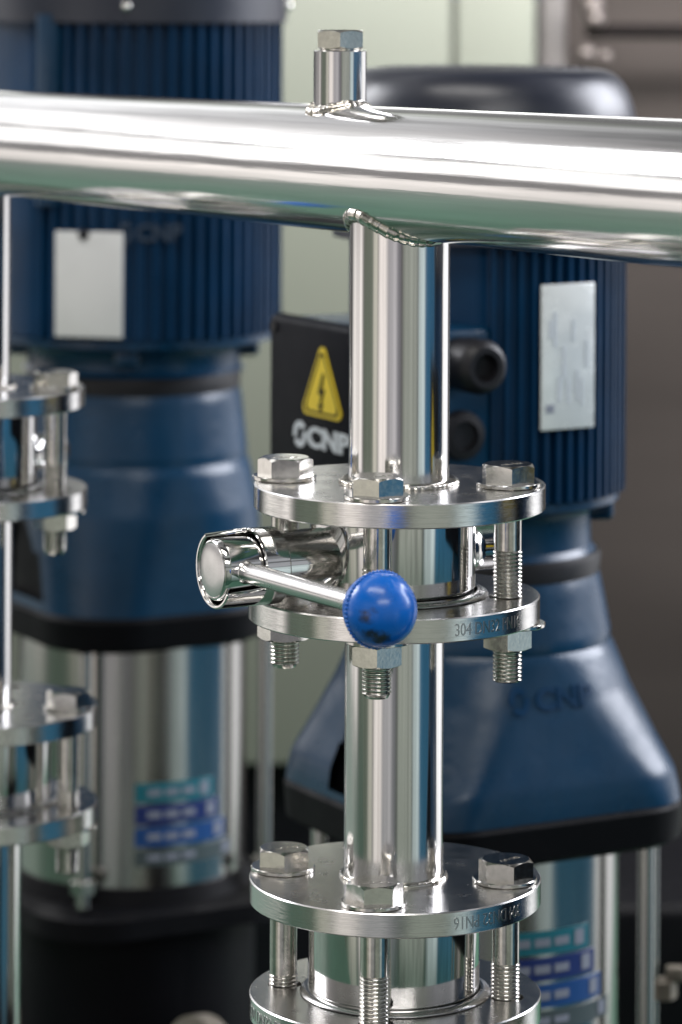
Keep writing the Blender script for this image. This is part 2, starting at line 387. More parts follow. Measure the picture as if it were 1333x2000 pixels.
def weld_ring(parent, r, loc, rad=.0032, seed=1, amp=.25, pitch=.0026, squash=1.0):
    rnd = random.Random(seed); n = 220; L = 2 * math.pi * r; ph = [rnd.uniform(-.15, .15) for _ in range(n)]
    pts = [Vector((r * math.cos(2 * math.pi * i / n), r * math.sin(2 * math.pi * i / n), 0)) for i in range(n)]
    rr = lambda i: rad * (1 - amp + amp * (((i / n * L / pitch) % 1) ** .6) + amp * .5 * ph[i])
    b = sweep(pts, rr, 12, True, lambda i: pts[i])
    for v in b.verts: v.co.z *= squash
    return obj('weld_bead', b, M_WELD, parent, loc, ang=60)
def saddle_weld(parent, r, RH, loc, up, rad, seed, amp=.3, pitch=.0034):
    """bead where a round branch of radius r meets the header; parent space is the header's (X along it)"""
    rnd = random.Random(seed); n = 260; L = 2 * math.pi * r * 1.1; ph = [rnd.uniform(-1, 1) for _ in range(n)]
    ph = [(ph[i] + ph[i - 1] + ph[i - 2]) / 3 for i in range(n)]
    pts = []
    for i in range(n):
        a = 2 * math.pi * i / n; x, y = r * math.cos(a), r * math.sin(a)
        pts.append(Vector((x, y, up * math.sqrt(RH * RH - y * y))))
    rr = lambda i: rad * (1 - amp + amp * (((i / n * L / pitch) % 1) ** .6) + .35 * amp * ph[i])
    b = sweep(pts, rr, 14, True, lambda i: Vector((pts[i].x, pts[i].y, 0)))
    return obj('weld_bead', b, M_WELD, parent, loc, ang=60)

def pipe_bm(r, z0, z1, seg=96):
    n = 10
    return lathe([(r, z0 + (z1 - z0) * k / n) for k in range(n + 1)], seg)

# bolts ---------------------------------------------------------------
def bolt_meshes(zs, ze, seed):
    r0, ro, ri, pitch = .0066, .0071, .0062, .0019
    prof = [(0, .001), (r0, .001), (r0, -zs)]
    z = -zs
    while z > -ze + pitch:
        prof += [(ri + .0001, z - pitch * .12), (ro, z - pitch * .5), (ro, z - pitch * .62)]
        z -= pitch
    prof += [(ri, z), (ri - .0008, -ze), (0, -ze)]
    return mesh_of('shank', lathe(prof, 40), M_THREAD, 50)
hb0 = hexhead(.0232, .0086); st = text_bm('A2-70', .0030, .0125, .01, .0003)
for v in st.verts: v.co = Vector((v.co.x, v.co.y - .002, .0086 + v.co.z))
tm = bpy.data.meshes.new('t'); st.to_mesh(tm); st.free(); hb0.from_mesh(tm); bpy.data.meshes.remove(tm)
HEAD = mesh_of('head', hb0, M_BOLT, 28)
NUT = mesh_of('nut', hexhead(.0228, .0104, True, True, .0066), M_BOLT, 28)
WASHER = mesh_of('washer', lathe([(.007, 0), (.0150, 0), (.0155, .0004), (.0155, .0017), (.0150, .0021), (.007, .0021)], 64), M_BOLT, 30)
def bolt(c, ztop, zlow, zs, ze, hrot, nrot, label, seed, jig=0):
    """ztop: upper face of the joint, zlow: its lower face"""
    g = zlow - ztop                                            # negative
    o = thing('flange_bolt', label, 'bolt', (c.x, c.y, ztop), 0, 'hexagon bolts through the pipe flanges')
    link('washer', WASHER, o, (random.uniform(-.0006, .0006), random.uniform(-.0006, .0006), .0001))
    link('head', HEAD, o, (0, 0, .0022), (0, 0, R(hrot)))
    link('shank', bolt_meshes(zs, ze, seed), o)
    link('washer', WASHER, o, (.0004 + jig, -.0005, g - .0022))
    link('nut', NUT, o, (0, 0, g - .0126), (0, 0, R(nrot)))
    return o
def ring_pos(c, k):                                           # 0 front, 1 right, 2 back, 3 left
    a = PHI - math.pi / 2 + k * math.pi / 2
    return Vector((c.x + RB * math.cos(a), c.y + RB * math.sin(a), 0))

def zdrop(d): return CAMZ - d
# centres of the front stack
c1, c2, cp, c3, c4 = at(780.5, 942, D), at(769.5, 1164, D), at(769.3, 1480, D), at(771.5, 1712, D), at(771.5, 1934, D)
z1, z2, z3, z4 = zdrop(.2437), zdrop(.2966), zdrop(.4321), zdrop(.4874)
# centres of the rear-left stack
DL = 2.14
l1, l2, lp, l3, l4 = at(-59, 770, DL), at(-54, 955, DL), at(-53, 1200, DL), at(-34, 1390, DL), at(-34, 1580, DL)
y1, y2, y3, y4 = zdrop(.2526), zdrop(.3137), zdrop(.4463), zdrop(.5050)

# the header with its two branches -----------------------------------------
RH = .0313
hc = Vector((at(781.5, 336, D).x, D, zdrop(.0949)))
hl = Vector((at(-56, 278, DL).x, DL, zdrop(.1025)))
hdir = (hc - hl).normalized()
man = thing('manifold_pipe', 'thick polished steel header pipe crossing the picture with welded branches', 'pipe', hc, math.atan2(AX.y, AX.x))
slope = -math.asin(hdir.z)
b = bmesh.new(); n, seg = 80, 128; rings = []
xs = [-1.6 + (2.35) * i / n for i in range(n + 1)]
for x in xs: rings.append([b.verts.new((x, RH * math.cos(2 * math.pi * k / seg), RH * math.sin(2 * math.pi * k / seg))) for k in range(seg)])
for r0, r1 in zip(rings, rings[1:]):
    for k in range(seg): b.faces.new((r0[k], r0[(k + 1) % seg], r1[(k + 1) % seg], r1[k]))
b.faces.new(rings[0]); b.faces.new(rings[-1])
header = obj('header_pipe', b, M_HEADER, man, rot=(0, slope, 0))
def inman(v):                                                 # world -> manifold space
    d = Vector(v) - hc; return Vector((d.x * AX.x + d.y * AX.y, -d.x * AX.y + d.y * AX.x, d.z))
RP = .0242
for cc, zt, hp, sd in ((c1, z1, hc, 3), (l1, y1, hl, 5)):
    top = inman((hp.x, hp.y, hp.z)); bot = inman((cc.x - (.0004 if sd == 3 else 0), cc.y, zt)); 
    pts = [bot.lerp(top, k / 12) for k in range(13)]
    ris = obj('riser_pipe', sweep(pts, lambda i: RP, 96, ref=lambda i: Vector((1, 0, 0))), M_PIPE, man)
    saddle_weld(man, RP - .0009, RH - .0010, inman(hp), -1, .0043, sd, .14, .0046)
    fl = link('flange', FLANGE, man, bot + Vector((.0, 0, 0)), (0, 0, -math.atan2(AX.y, AX.x)))
    fl.location = inman((cc.x, cc.y, zt))
    weld_ring(man, RP + .0004, inman((cc.x - .0003, cc.y, zt + .0008)), .0046, sd + 20, .20, .0030, .45)
# test nipple with a hexagon plug on top of the header
ns = inman(at(661, 160, 1.735)); ns.y = 0
nz0 = ns.x * hdir.z
nb = lathe([(.0131, 0), (.0131, .0295 + RH), (.0127, .0299 + RH), (.0106, .0299 + RH), (.0104, .026 + RH)], 72)
nip = obj('test_nipple', nb, M_PIPE, man, (ns.x, 0, nz0 - .003))
pb = lathe([(0, .010), (.0100, .010), (.0100, .0002), (.0108, -.0003), (.0108, -.004), (0, -.004)], 48)
hexhead(.0222, .0092, True, True, 0, 16, pb, Matrix.Translation((0, 0, .0008)))
plug = obj('hex_plug', pb, M_BOLT, nip, (0, 0, .0299 + RH), (0, 0, R(-29)))
saddle_weld(man, .0128, RH - .0016, (ns.x, 0, nz0), 1, .0046, 9, .13, .0056)

# spool between the two valves ---------------------------------------------
def spool(cu, zu, cpip, cl, zl, label, marks, seed):
    o = thing('flanged_pipe', label, 'pipe', (cpip.x, cpip.y, zl), 0, 'short flanged pipes between the valves')
    L = lambda v, z: Vector((v.x - cpip.x, v.y - cpip.y, z - zl))
    f = link('flange', FLANGE, o, L(cu, zu))
    f2 = link('flange', FLANGE, o, L(cl, zl))
    obj('pipe', pipe_bm(.0238, 0, zu - zl - TF / 2), M_PIPE, o)
    ring = lathe([(.0400, 0), (.0440, 0), (.0452, .0004), (.0448, .0011), (.0432, .0020), (.0412, .0026), (.0400, .0024)], 96)
    obj('seat_ring', ring, M_FACE, f)
    weld_ring(o, .0246, (0, 0, .0004), .0017, seed, .12, .004)
    weld_ring(o, .0246, (0, 0, zu - zl - TF), .0018, seed + 1, .12, .004)
    if marks:
        engraving(f, R(23), R(56.5)); engraving(f2, R(22), R(56), True)
    return o
spool(c2, z2, cp, c3, z3, 'polished upright pipe between two stamped flanges below the blue knob', True, 31)
spool(l2, y2, lp, l3, y3, 'blurred upright pipe with two flanges at the left edge', False, 33)
def foot_pipe(c, z, label, marks, seed):
    o = thing('flanged_pipe', label, 'pipe', (c.x, c.y, z), 0, 'flanged pipes rising from below')
    f = link('flange', FLANGE, o)
    if marks: engraving(f, R(-79), R(-43))
    ring = lathe([(.0410, 0), (.0445, 0), (.0458, .0004), (.0454, .0011), (.0438, .0020), (.0420, .0026), (.0410, .0024)], 96)
    obj('seat_ring', ring, M_FACE, f)
    obj('pipe', pipe_bm(.0238, -.45, -TF / 2), M_PIPE, o)
    return o
foot_pipe(c4, z4, 'lowest stamped flange cut off by the bottom edge, on its pipe', True, 41)
foot_pipe(l4, y4, 'lowest blurred flange at the left edge, with pipe running down', False, 43)

# wafer check valves -------------------------------------------------------
def drum(r, h, e=.0018):
    return lathe([(0, 0), (r - e, 0)] + [(r - e + e * math.sin(t), e - e * math.cos(t)) for t in (.4, .8, 1.2, math.pi / 2)] + [(r, h)], 128)
def check_valve(c, z, h, label, c_up):
    o = thing('check_valve', label, 'valve', (c.x, c.y, z), 0, 'round wafer valves clamped between flanges')
    obj('drum', drum(.0412, h), M_MIRROR, o, (0, 0, .0018))
    obj('gasket', lathe([(.030, 0), (.0405, 0), (.0405, .002), (.030, .002)], 96), M_DARKGAP, o)
    return o
check_valve(at(769, 1860, D), z4, z3 - TF - z4 - .0018, 'polished drum valve between the two lowest flanges', c3)
check_valve(l4, y4, y3 - TF - y4 - .0018, 'blurred drum valve between the two lowest flanges at the left edge', l3)

# ball valves with lever -----------------------------------------------------
VROT = math.atan2(-NX.y, -NX.x)                               # local X points out along the stem, Y along the lever
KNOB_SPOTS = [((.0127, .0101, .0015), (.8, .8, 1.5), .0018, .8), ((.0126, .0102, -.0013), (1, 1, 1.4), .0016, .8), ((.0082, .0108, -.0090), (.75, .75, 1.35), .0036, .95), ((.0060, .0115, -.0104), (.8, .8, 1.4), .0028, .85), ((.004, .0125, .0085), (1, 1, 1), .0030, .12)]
M_KNOB = knob_material()
AXZ = .0184                                                   # stem height over the lower flange
def lever_valve(c, z, h, label):
    o = thing('lever_valve', label, 'valve', (c.x, c.y, z), VROT, 'lever valves clamped between the upper flanges')
    obj('drum', drum(.0398, h, .0030), M_MIRROR, o, (0, 0, .0018))
    obj('gasket', lathe([(.030, 0), (.0392, 0), (.0392, .002), (.030, .002)], 96), M_DARKGAP, o)
    X = Matrix.Translation((.0005, 0, AXZ)) @ Matrix.Rotation(R(90), 4, 'Y')      # local Z -> X
    nb = lathe([(.0170, .030), (.0158, .040), (.0156, .050), (.0156, .0635), (.0178, .0640), (.0181, .0646), (.0181, .066)], 96, None, X)
    nk = obj('neck', nb, M_MIRROR, o)
    # slotted guard sleeve round the hub
    g = bmesh.new(); n, m = 180, 12; x0, xe, xs_ = .0651, .0967, .0775
    def send(a):                                              # end of the sleeve at angle a (deg, 0 = lever side, + up)
        a = (a + 180) % 360 - 180
        s = lambda e0, e1, v: min(1, max(0, (v - e0) / (e1 - e0)))
        k = s(-33, -25, a) * s(118, 96, a)
        k = 1 - (1 - k) ** 2 if k < 1 else 1
        return xe - (xe - xs_) * k
    def pt(r, a, x): return g.verts.new((x, r * math.cos(a), AXZ + r * math.sin(a)))
    ro, ri = .0181, .0162
    outer, inner = [], []
    for i in range(n):
        a = 2 * math.pi * i / n; e = send(math.degrees(a))
        outer.append([pt(ro, a, x0 + (e - .0006 - x0) * k / m) for k in range(m + 1)] + [pt(ro - .0006, a, e)])
        inner.append([pt(ri, a, x0 + (e - .0006 - x0) * k / m) for k in range(m + 1)] + [pt(ri + .0005, a, e)])
    for i in range(n):
        j = (i + 1) % n
        for k in range(m + 1):
            g.faces.new((outer[i][k], outer[j][k], outer[j][k + 1], outer[i][k + 1]))
            g.faces.new((inner[i][k], inner[i][k + 1], inner[j][k + 1], inner[j][k]))
        g.faces.new((outer[i][-1], outer[j][-1], inner[j][-1], inner[i][-1]))
    obj('slotted_sleeve', g, M_MIRROR, o, ang=40)
    hub = lathe([(.0140, .060), (.0147, .066), (.0147, .0935), (.0145, .0950), (.0139, .0962), (.0132, .0966), (.0129, .0960)], 72, None, X)
    hb = obj('hub', hub, M_MIRROR, o)
    obj('end_cap', lathe([(.0129, .0960), (.0125, .0966), (.0105, .0970), (.007, .0972), (.003, .0973), (0, .0973)], 72, None, X), M_FACE, hb)
    hx = .0867
    T = Matrix.Translation((hx, 0, AXZ)) @ Matrix.Rotation(R(-88.7), 4, 'X')    # local Z -> Y
    lv = lathe([(.0062, .0115), (.0056, .0135), (.0042, .0150), (.0043, .0165), (.0047, .0185), (.0048, .022), (.0047, .1260)], 48, None, T)
    le = obj('lever', lv, M_FACE, o)
    kb = bmesh.new(); kr = .0163
    prof = [(0, kr)] + [(kr * math.sin(t), kr * math.cos(t)) for t in [math.pi * k / 36 for k in range(1, 33)]] + [(.0060, -kr * .965), (0, -kr * .965)]
    lathe(prof, 72, kb, Matrix.Rotation(R(-90), 4, 'X'))
    for k in range(54):
        a = 2 * math.pi * k / 54
        s = bmesh.new(); bmesh.ops.create_icosphere(s, subdivisions=1, radius=.0011)
        for v in s.verts: v.co += Vector((kr * math.cos(a), -.0006, kr * math.sin(a)))
        me = bpy.data.meshes.new('t'); s.to_mesh(me); s.free(); kb.from_mesh(me); bpy.data.meshes.remove(me)
    obj('knob', kb, M_KNOB, le, (hx, .1400, AXZ + .0032), ang=80)
    B = Matrix.Translation((0, 0, AXZ)) @ Matrix.Rotation(R(-90), 4, 'Y')
    boss = lathe([(.018, .036), (.0150, .0392), (.0120, .0425), (.0112, .046), (.0112, .058), (.0104, .0605), (.0085, .062), (0, .0625)], 64, None, B)
    obj('boss', boss, M_MIRROR, o)
    return o
lever_valve(at(767, 1060, D), z2, z1 - TF - z2 - .0018, 'mirror polished lever valve with bright blue ball knob')
lever_valve(at(-56, 860, DL), y2, y1 - TF - y2 - .0018, 'blurred polished valve body between the upper flanges at the left edge')

# bolts of the joints ---------------------------------------------------------
cb = at(775, 1000, D)
J1 = [(0, -.0318, -.0922, 32, 30, 'bolt in front of the riser, blue knob covering its shank'), (1, -.0302, -.0930, 35, 28, 'right bolt of the upper joint, threads bare above the stamped flange'),
      (2, -.031, -.092, 0, 0, 'back bolt of the upper joint, hidden behind the riser'), (3, -.0320, -.0905, 1, 0, 'left bolt of the upper joint, above the valve sleeve')]
for k, zs, ze, hr, nr, lab in J1:
    p = ring_pos(cb, k); p.x += {0: .0, 1: -.0002, 2: 0, 3: -.0006}[k]
    bolt(p, z1, z2 - TF, -zs, -ze, hr + 30 * 0, nr, lab, k, .0022 if k == 1 else 0)
cb = at(769.5, 1760, D)
J2 = [(0, -.0325, -.094, 8, 0, 'front bolt of the lowest joint, long bare thread at the bottom edge'), (1, -.0385, -.094, 44, 0, 'right bolt of the lowest joint, beside the teal banded pump'),
      (2, -.036, -.094, 0, 0, 'back bolt of the lowest joint, hidden behind the upright pipe'), (3, -.0498, -.094, 32, 0, 'left bolt of the lowest joint, short thread over its hole')]
for k, zs, ze, hr, nr, lab in J2:
    bolt(ring_pos(cb, k), z3, z4 - TF, -zs, -ze, hr, nr, lab, k + 4)
bolt(ring_pos(l1, 1), y1, y2 - TF, .045, .100, 12, 8, 'blurred bolt of the upper joint at the left edge', 9, .003)
bolt(ring_pos(l1, 0), y1, y2 - TF, .045, .100, 0, 8, 'blurred front bolt of the upper joint, just past the left edge', 10)
bolt(ring_pos(l3, 1), y3, y4 - TF, .050, .100, -6, 14, 'blurred bolt of the lowest joint at the left edge', 11, .002)
bolt(ring_pos(l3, 0), y3, y4 - TF, .050, .100, -6, 14, 'blurred front bolt of the lowest joint, just past the left edge', 12)

# ------------------------------------------------------------------ pumps
PROT = math.atan2(NX.y, NX.x)
SKID = zdrop(.835)
def section(h, rc, z, ns=22, nc=12):
    pts = []; rc = min(rc, h - 1e-5); s = h - rc
    for q in range(4):
        a0 = q * math.pi / 2; cx, cy = [(s, s), (-s, s), (-s, -s), (s, -s)][q]
        for k in range(nc + 1):
            a = a0 + math.pi / 2 * k / nc; pts.append(Vector((cx + rc * math.cos(a), cy + rc * math.sin(a), z)))
        nxt = [(-s, s), (-s, -s), (s, -s), (s, s)][q]; a = a0 + math.pi / 2
        e0 = Vector((cx + rc * math.cos(a), cy + rc * math.sin(a), z)); e1 = Vector((nxt[0] + rc * math.cos(a), nxt[1] + rc * math.sin(a), z))
        for k in range(1, ns): pts.append(e0.lerp(e1, k / ns))
    return pts
def interp(tab, z):
    for (za, ha, ra), (zb, hb, rb) in zip(tab, tab[1:]):
        if za <= z <= zb:
            t = (z - za) / (zb - za) if zb > za else 0
            return ha + (hb - ha) * t, ra + (rb - ra) * t
    return tab[-1][1:] if z > tab[-1][0] else tab[0][1:]
def surf_y(h, rc, x):                                        # distance of the -Y face at offset x
    s = h - rc; e = abs(x) - s
    return h if e <= 0 else s + math.sqrt(max(0, rc * rc - e * e))
def logo(height, gap=.012, wide=2.5):
    """ring emblem and the three letters"""
    b = text_bm('CNP', height, height * wide, bold=.035, thick=1)
    me = bpy.data.meshes.new('t')
    e = bmesh.new(); hh = height * .62; n = 40
    o_ = [e.verts.new((hh * .62 * math.cos(2 * math.pi * k / n), hh * math.sin(2 * math.pi * k / n), z)) for z in (-.5, .5) for k in range(n)]
    i_ = [e.verts.new((hh * .30 * math.cos(2 * math.pi * k / n), hh * .55 * math.sin(2 * math.pi * k / n), z)) for z in (-.5, .5) for k in range(n)]
    for k in range(n):
        if k in (2, 3, 22, 23): continue
        j = (k + 1) % n
        e.faces.new((o_[n + k], o_[n + j], i_[n + j], i_[n + k])); e.faces.new((o_[k], o_[j], o_[n + j], o_[n + k])); e.faces.new((i_[k], i_[n + k], i_[n + j], i_[j]))
    for v in e.verts: v.co.x = v.co.x * (wide / 2.5) - height * wide / 2 - gap
    e.to_mesh(me); e.free(); b.from_mesh(me); bpy.data.meshes.remove(me)
    return b

def pump(P, label, cfg):
    o = thing('vertical_pump', label, 'pump', (P.x, P.y, SKID), PROT, 'blue multistage pumps in a row')
    Z = lambda d: zdrop(d) - SKID                            # drop below lens -> local height
    c = cfg
    # motor: finned barrel
    rm, core = c['rm'], c['rm'] - .0075
    zt, zb = Z(c['fin_top']), Z(c['fin_bot'])
    pb = bmesh.new(); prof = []
    nf = c['nf']; pad0, pad1 = R(180 - c['pad']), R(180 + c['pad'])
    for k in range(nf):
        a = 2 * math.pi * (k + .5) / nf
        if pad0 < a < pad1:
            prof += [(a - math.pi / nf, core + .002), (a, core + .002)]; continue
        wv = math.pi / nf
        prof += [(a - wv, core), (a - wv * .45, core + .0005), (a - wv * .30, rm), (a + wv * .30, rm), (a + wv * .45, core + .0005)]
    lo = [pb.verts.new((r * math.cos(a), r * math.sin(a), zb)) for a, r in prof]; hi = [pb.verts.new((r * math.cos(a), r * math.sin(a), zt)) for a, r in prof]
    for k in range(len(prof)):
        j = (k + 1) % len(prof); pb.faces.new((lo[k], lo[j], hi[j], hi[k]))
    pb.faces.new(lo); pb.faces.new(hi)
    motor = obj('motor_body', pb, M_FIN, o)
    # fan cover
    zc0, zc1, rcv = Z(c['cov_bot']), Z(c['cov_top']), c['rcov']
    eh, ev = rcv * .27, rcv * .36
    prof = [(rcv - .003, zc0), (rcv, zc0), (rcv, zc0 + .002)] + [(rcv - eh + eh * math.cos(t) ** .8, zc1 - ev + ev * math.sin(t) ** 1.15) for t in [R(5.6 * k) for k in range(16)]] + [(rcv * .71, zc1), (rcv * .70, zc1 - .003), (0, zc1 - .003)]
    cov = obj('fan_cover', lathe(prof, 96), M_COVER, o)
    gb = bmesh.new()
    for k in range(9):
        r = rcv * .70 * (k + 1) / 9.2; lathe([(r - .0012, zc1 - .003), (r - .0012, zc1 + .0006), (r + .0012, zc1 + .0006), (r + .0012, zc1 - .003)], 48, gb)
    for k in range(12):
        box(rcv * .70, .0022, .0024, bm=gb, M=Matrix.Rotation(2 * math.pi * k / 12, 4, 'Z') @ Matrix.Translation((rcv * .35, 0, zc1 - .0016)))
    obj('grille', gb, M_COVER, cov)
    sb = bmesh.new()
    for k in range(4):
        a = c.get('screw', 0) + k * math.pi / 2
        s = bmesh.new(); bmesh.ops.create_uvsphere(s, u_segments=12, v_segments=8, radius=.004)
        for v in s.verts: v.co += Vector((rcv * math.cos(a), rcv * math.sin(a), zc0 + .012))
        me = bpy.data.meshes.new('t'); s.to_mesh(me); s.free()
        sb.from_mesh(me); bpy.data.meshes.remove(me)
        obj('screw', sb, M_BOLT, cov); sb = bmesh.new()
    sb.free()
    # motor end shield with lugs, rubber ring
    ra = c['r_ad']; z0, z1_ = Z(c['ad_bot']), zb
    obj('end_shield', lathe([(0, z1_ - .001), (rm - .004, z1_ - .001), (rm - .004, z1_ - .006), (ra + .002, z1_ - .012), (ra, z1_ - .016), (ra, z0 + .004), (ra + .003, z0), (0, z0)], 80), M_BLUE, o)
    for k in range(4):
        a = -PROT + k * math.pi / 2
        lb = box(.020, .018, .016, .004, M=Matrix.Rotation(a, 4, 'Z') @ Matrix.Translation((ra + .004, 0, z1_ - .013)))
        obj('lug', lb, M_BLUE, o)
    obj('rubber_ring', lathe([(0, z0), (c['r_ring'], z0), (c['r_ring'] + .001, z0 - .004), (c['r_ring'], Z(c['tab'][0][0])), (0, Z(c['tab'][0][0]))], 80), M_RUBBER, o)
    # bracket: round shoulder lofting into a rounded square skirt, arched window on the -X and +X sides
    tab = c['tab']; ds = []
    d = tab[0][0]
    while d < tab[-1][0] - .0005: ds.append(d); d += .003
    ds.append(tab[-1][0]); bb = bmesh.new(); rings = []
    for d in ds:
        h, rc = interp(tab, d); rings.append([bb.verts.new(p) for p in section(h, rc, Z(d))])
    W, HA, YC = c['arch']
    bot = tab[-1][0] - .006
    for i in range(len(rings) - 1):
        n = len(rings[i])
        for k in range(n):
            a, b2 = rings[i], rings[i + 1]; cc = (a[k].co + b2[k].co) / 2
            dd = (ds[i] + ds[i + 1]) / 2; t = (bot - dd) / HA
            ww = W * (1 - t) ** .6 if 0 <= t < 1 else 0
            if 0 <= t < 1 and abs(cc.y - YC) < ww and abs(cc.x) > abs(cc.y) * .45: continue
            bb.faces.new((a[k], a[(k + 1) % n], b2[(k + 1) % n], b2[k]))
    bb.faces.new(rings[0])
    br = obj('bracket', bb, M_BLUE, o, ang=40)
    gb = bmesh.new(); rings = []
    for d in ds[::4] + [ds[-1]]:
        h, rc = interp(tab, d); rings.append([gb.verts.new(p) for p in section(h * .93, rc * .93, Z(d))])
    for a, b2 in zip(rings, rings[1:]):
        for k in range(len(a)): gb.faces.new((a[k], a[(k + 1) % len(a)], b2[(k + 1) % len(a)], b2[k]))
    obj('coupling_guard', gb, M_BLACK, br, ang=40)
    if c.get('mark'):
        dm, xm, hm = c['mark']; lb = logo(hm, .011); subdivide_long(lb, .004)
        for v in lb.verts:
            x, y, z = v.co; d = dm - y * .8; h, rc = interp(tab, d)
            v.co = Vector((x + xm, -surf_y(h, rc, x + xm) - .0004 - z * .0012, Z(d)))
        obj('emblem', lb, M_FIN, br)
    # black pump head, sleeve, stay bolts, foot
    hz = Z(tab[-1][0]); hb_ = hz - c['head']; hh, hr = c['head_h'], c['head_rc']
    b3 = bmesh.new(); ra_ = [b3.verts.new(p) for p in section(hh - .002, hr, hz)]; rb_ = [b3.verts.new(p) for p in section(hh, hr, hz - .003)]; rc_ = [b3.verts.new(p) for p in section(hh - .001, hr, hb_ + .003)]; rd_ = [b3.verts.new(p) for p in section(hh - .005, hr, hb_)]
    for a, b2 in zip((ra_, rb_, rc_), (rb_, rc_, rd_)):
        for k in range(len(a)): b3.faces.new((a[k], a[(k + 1) % len(a)], b2[(k + 1) % len(a)], b2[k]))
    b3.faces.new(ra_); b3.faces.new(rd_)
    obj('pump_head', b3, M_BLACK, o)
    sb_ = Z(c['sl_bot'])
    sl = obj('sleeve', lathe([(.0863, sb_ - .002), (.0863, (sb_ + hb_) / 2), (.0863, hb_ + .002)], 96), M_SLEEVE, o)
    for sx in (-1, 1):
        for sy in (-1, 1):
            rb = lathe([(.0052, sb_ - .01), (.0052, hb_ + .002)], 24); hexhead(.017, .009, True, False, .0051, 6, rb, Matrix.Translation((0, 0, sb_ + .001)))
            obj('stay_bolt', rb, M_SLEEVE, o, (sx * .0745, sy * .0745, 0))
    fb = bmesh.new()
    f_ = [(sb_, .088, .087), (sb_ - .012, .091, .087), (sb_ - .016, .103, .055), (sb_ - .030, .104, .055), (sb_ - .034, .092, .086), (.020, .092, .086), (.018, .105, .03), (0, .105, .03)]
    rings = [[fb.verts.new(p) for p in section(h, rc, z)] for z, h, rc in f_]
    for a, b2 in zip(rings, rings[1:]):
        for k in range(len(a)): fb.faces.new((a[k], a[(k + 1) % len(a)], b2[(k + 1) % len(a)], b2[k]))
    fb.faces.new(rings[0]); fb.faces.new(rings[-1])
    obj('foot', fb, M_BLACK, o)
    # coloured data bands on the sleeve
    def patch(a0, a1, d0, d1, r, n=16):
        q = bmesh.new(); W_ = lambda a: R(-90 + a) - PROT; vs = []
        for k in range(n + 1):
            a = W_(a0 + (a1 - a0) * k / n)
            vs.append([q.verts.new((rr * math.cos(a), rr * math.sin(a), Z(d))) for rr, d in ((r, d0), (r, d1), (r - .0012, d1), (r - .0012, d0))])
        for a, b2 in zip(vs, vs[1:]):
            for k in range(4): q.faces.new((a[k], a[(k + 1) % 4], b2[(k + 1) % 4], b2[k]))
        q.faces.new(vs[0]); q.faces.new(vs[-1])
        return q
    A0, d = c['band']
    for i, (m_, wdt, hgt) in enumerate(((M_TEAL, 42, .0140), (M_NAVY, 46, .0140), (M_SKY, 51, .0140), (M_SLATE, 57, .012))):
        bd = obj('data_band', patch(A0, A0 + wdt, d, d + hgt, .0869), m_, sl)
        for k in range(3): obj('mark', patch(A0 + 6 + 9 * k, A0 + 13 + 9 * k, d + hgt * .32, d + hgt * .66, .0873, 4), M_PRINT, bd)
        obj('mark', patch(A0 + wdt - 8, A0 + wdt - 3, d + hgt * .15, d + hgt * .8, .0874, 4), M_PRINT, bd)
        d += hgt + .0022
    # nameplate
    a, dz0, dz1, wd, m_ = c['plate']; a = R(-90 + a) - PROT
    npb = box(.0016, wd, dz1 - dz0, .0007, M=Matrix.Rotation(a, 4, 'Z') @ Matrix.Translation((rm + c['plate_out'], 0, Z((dz0 + dz1) / 2))))
    npl = obj('nameplate', npb, m_, o)
    if c.get('rows'):
        for k in range(9):
            hh_ = (dz1 - dz0) * random.uniform(.10, .30); zc_ = random.choice((.30, .52, .70)) + random.uniform(-.05, .05)
            rb = box(.0006, random.uniform(.0016, .0030), hh_, M=Matrix.Rotation(a, 4, 'Z') @ Matrix.Translation((rm + c['plate_out'] + .0009, wd * (-.34 + .085 * k), Z(dz0 + (dz1 - dz0) * zc_))))
            obj('print_column', rb, M_FAINT, npl)
        rb = box(.0006, .006, .005, M=Matrix.Rotation(a, 4, 'Z') @ Matrix.Translation((rm + c['plate_out'] + .0009, -wd * .34, Z(dz1 - .013)))); obj('print_block', rb, M_PRINT, npl)
    else:
        tb = bmesh.new(); T = Matrix.Rotation(a, 4, 'Z') @ Matrix.Translation((rm + c['plate_out'] + .0012, -.004, Z(dz0 + .002)))
        bmesh.ops.create_uvsphere(tb, u_segments=16, v_segments=10, radius=.0042, matrix=T)
        obj('rivet', tb, M_RUBBER, npl)
    return o

# nearer pump behind the front stack
Y2 = 2.20
P2 = at(944, 600, Y2)
cfg2 = dict(rm=.0893, fin_top=.150, fin_bot=.3196, nf=66, pad=60, cov_top=.0585, cov_bot=.163, rcov=.0950, ad_bot=.358, r_ad=.068, r_ring=.0735,
            tab=[(.371, .0730, .0730), (.376, .0745, .0745), (.409, .0810, .0810), (.4125, .0798, .0798), (.416, .0824, .0824), (.440, .0872, .073), (.470, .0948, .058), (.486, .0993, .050), (.490, .1002, .047), (.500, .1006, .042), (.508, .1004, .038)],
            arch=(.046, .085, -.025), mark=(.4375, .006, .0165), head=.026, head_h=.1018, head_rc=.040, sl_bot=.690, band=(5, .578), plate=(32, .1865, .2745, .0395, M_PLATE2), plate_out=.0012, rows=True)
pump2 = pump(P2, 'blue pump with black terminal box behind the front pipe stack', cfg2)
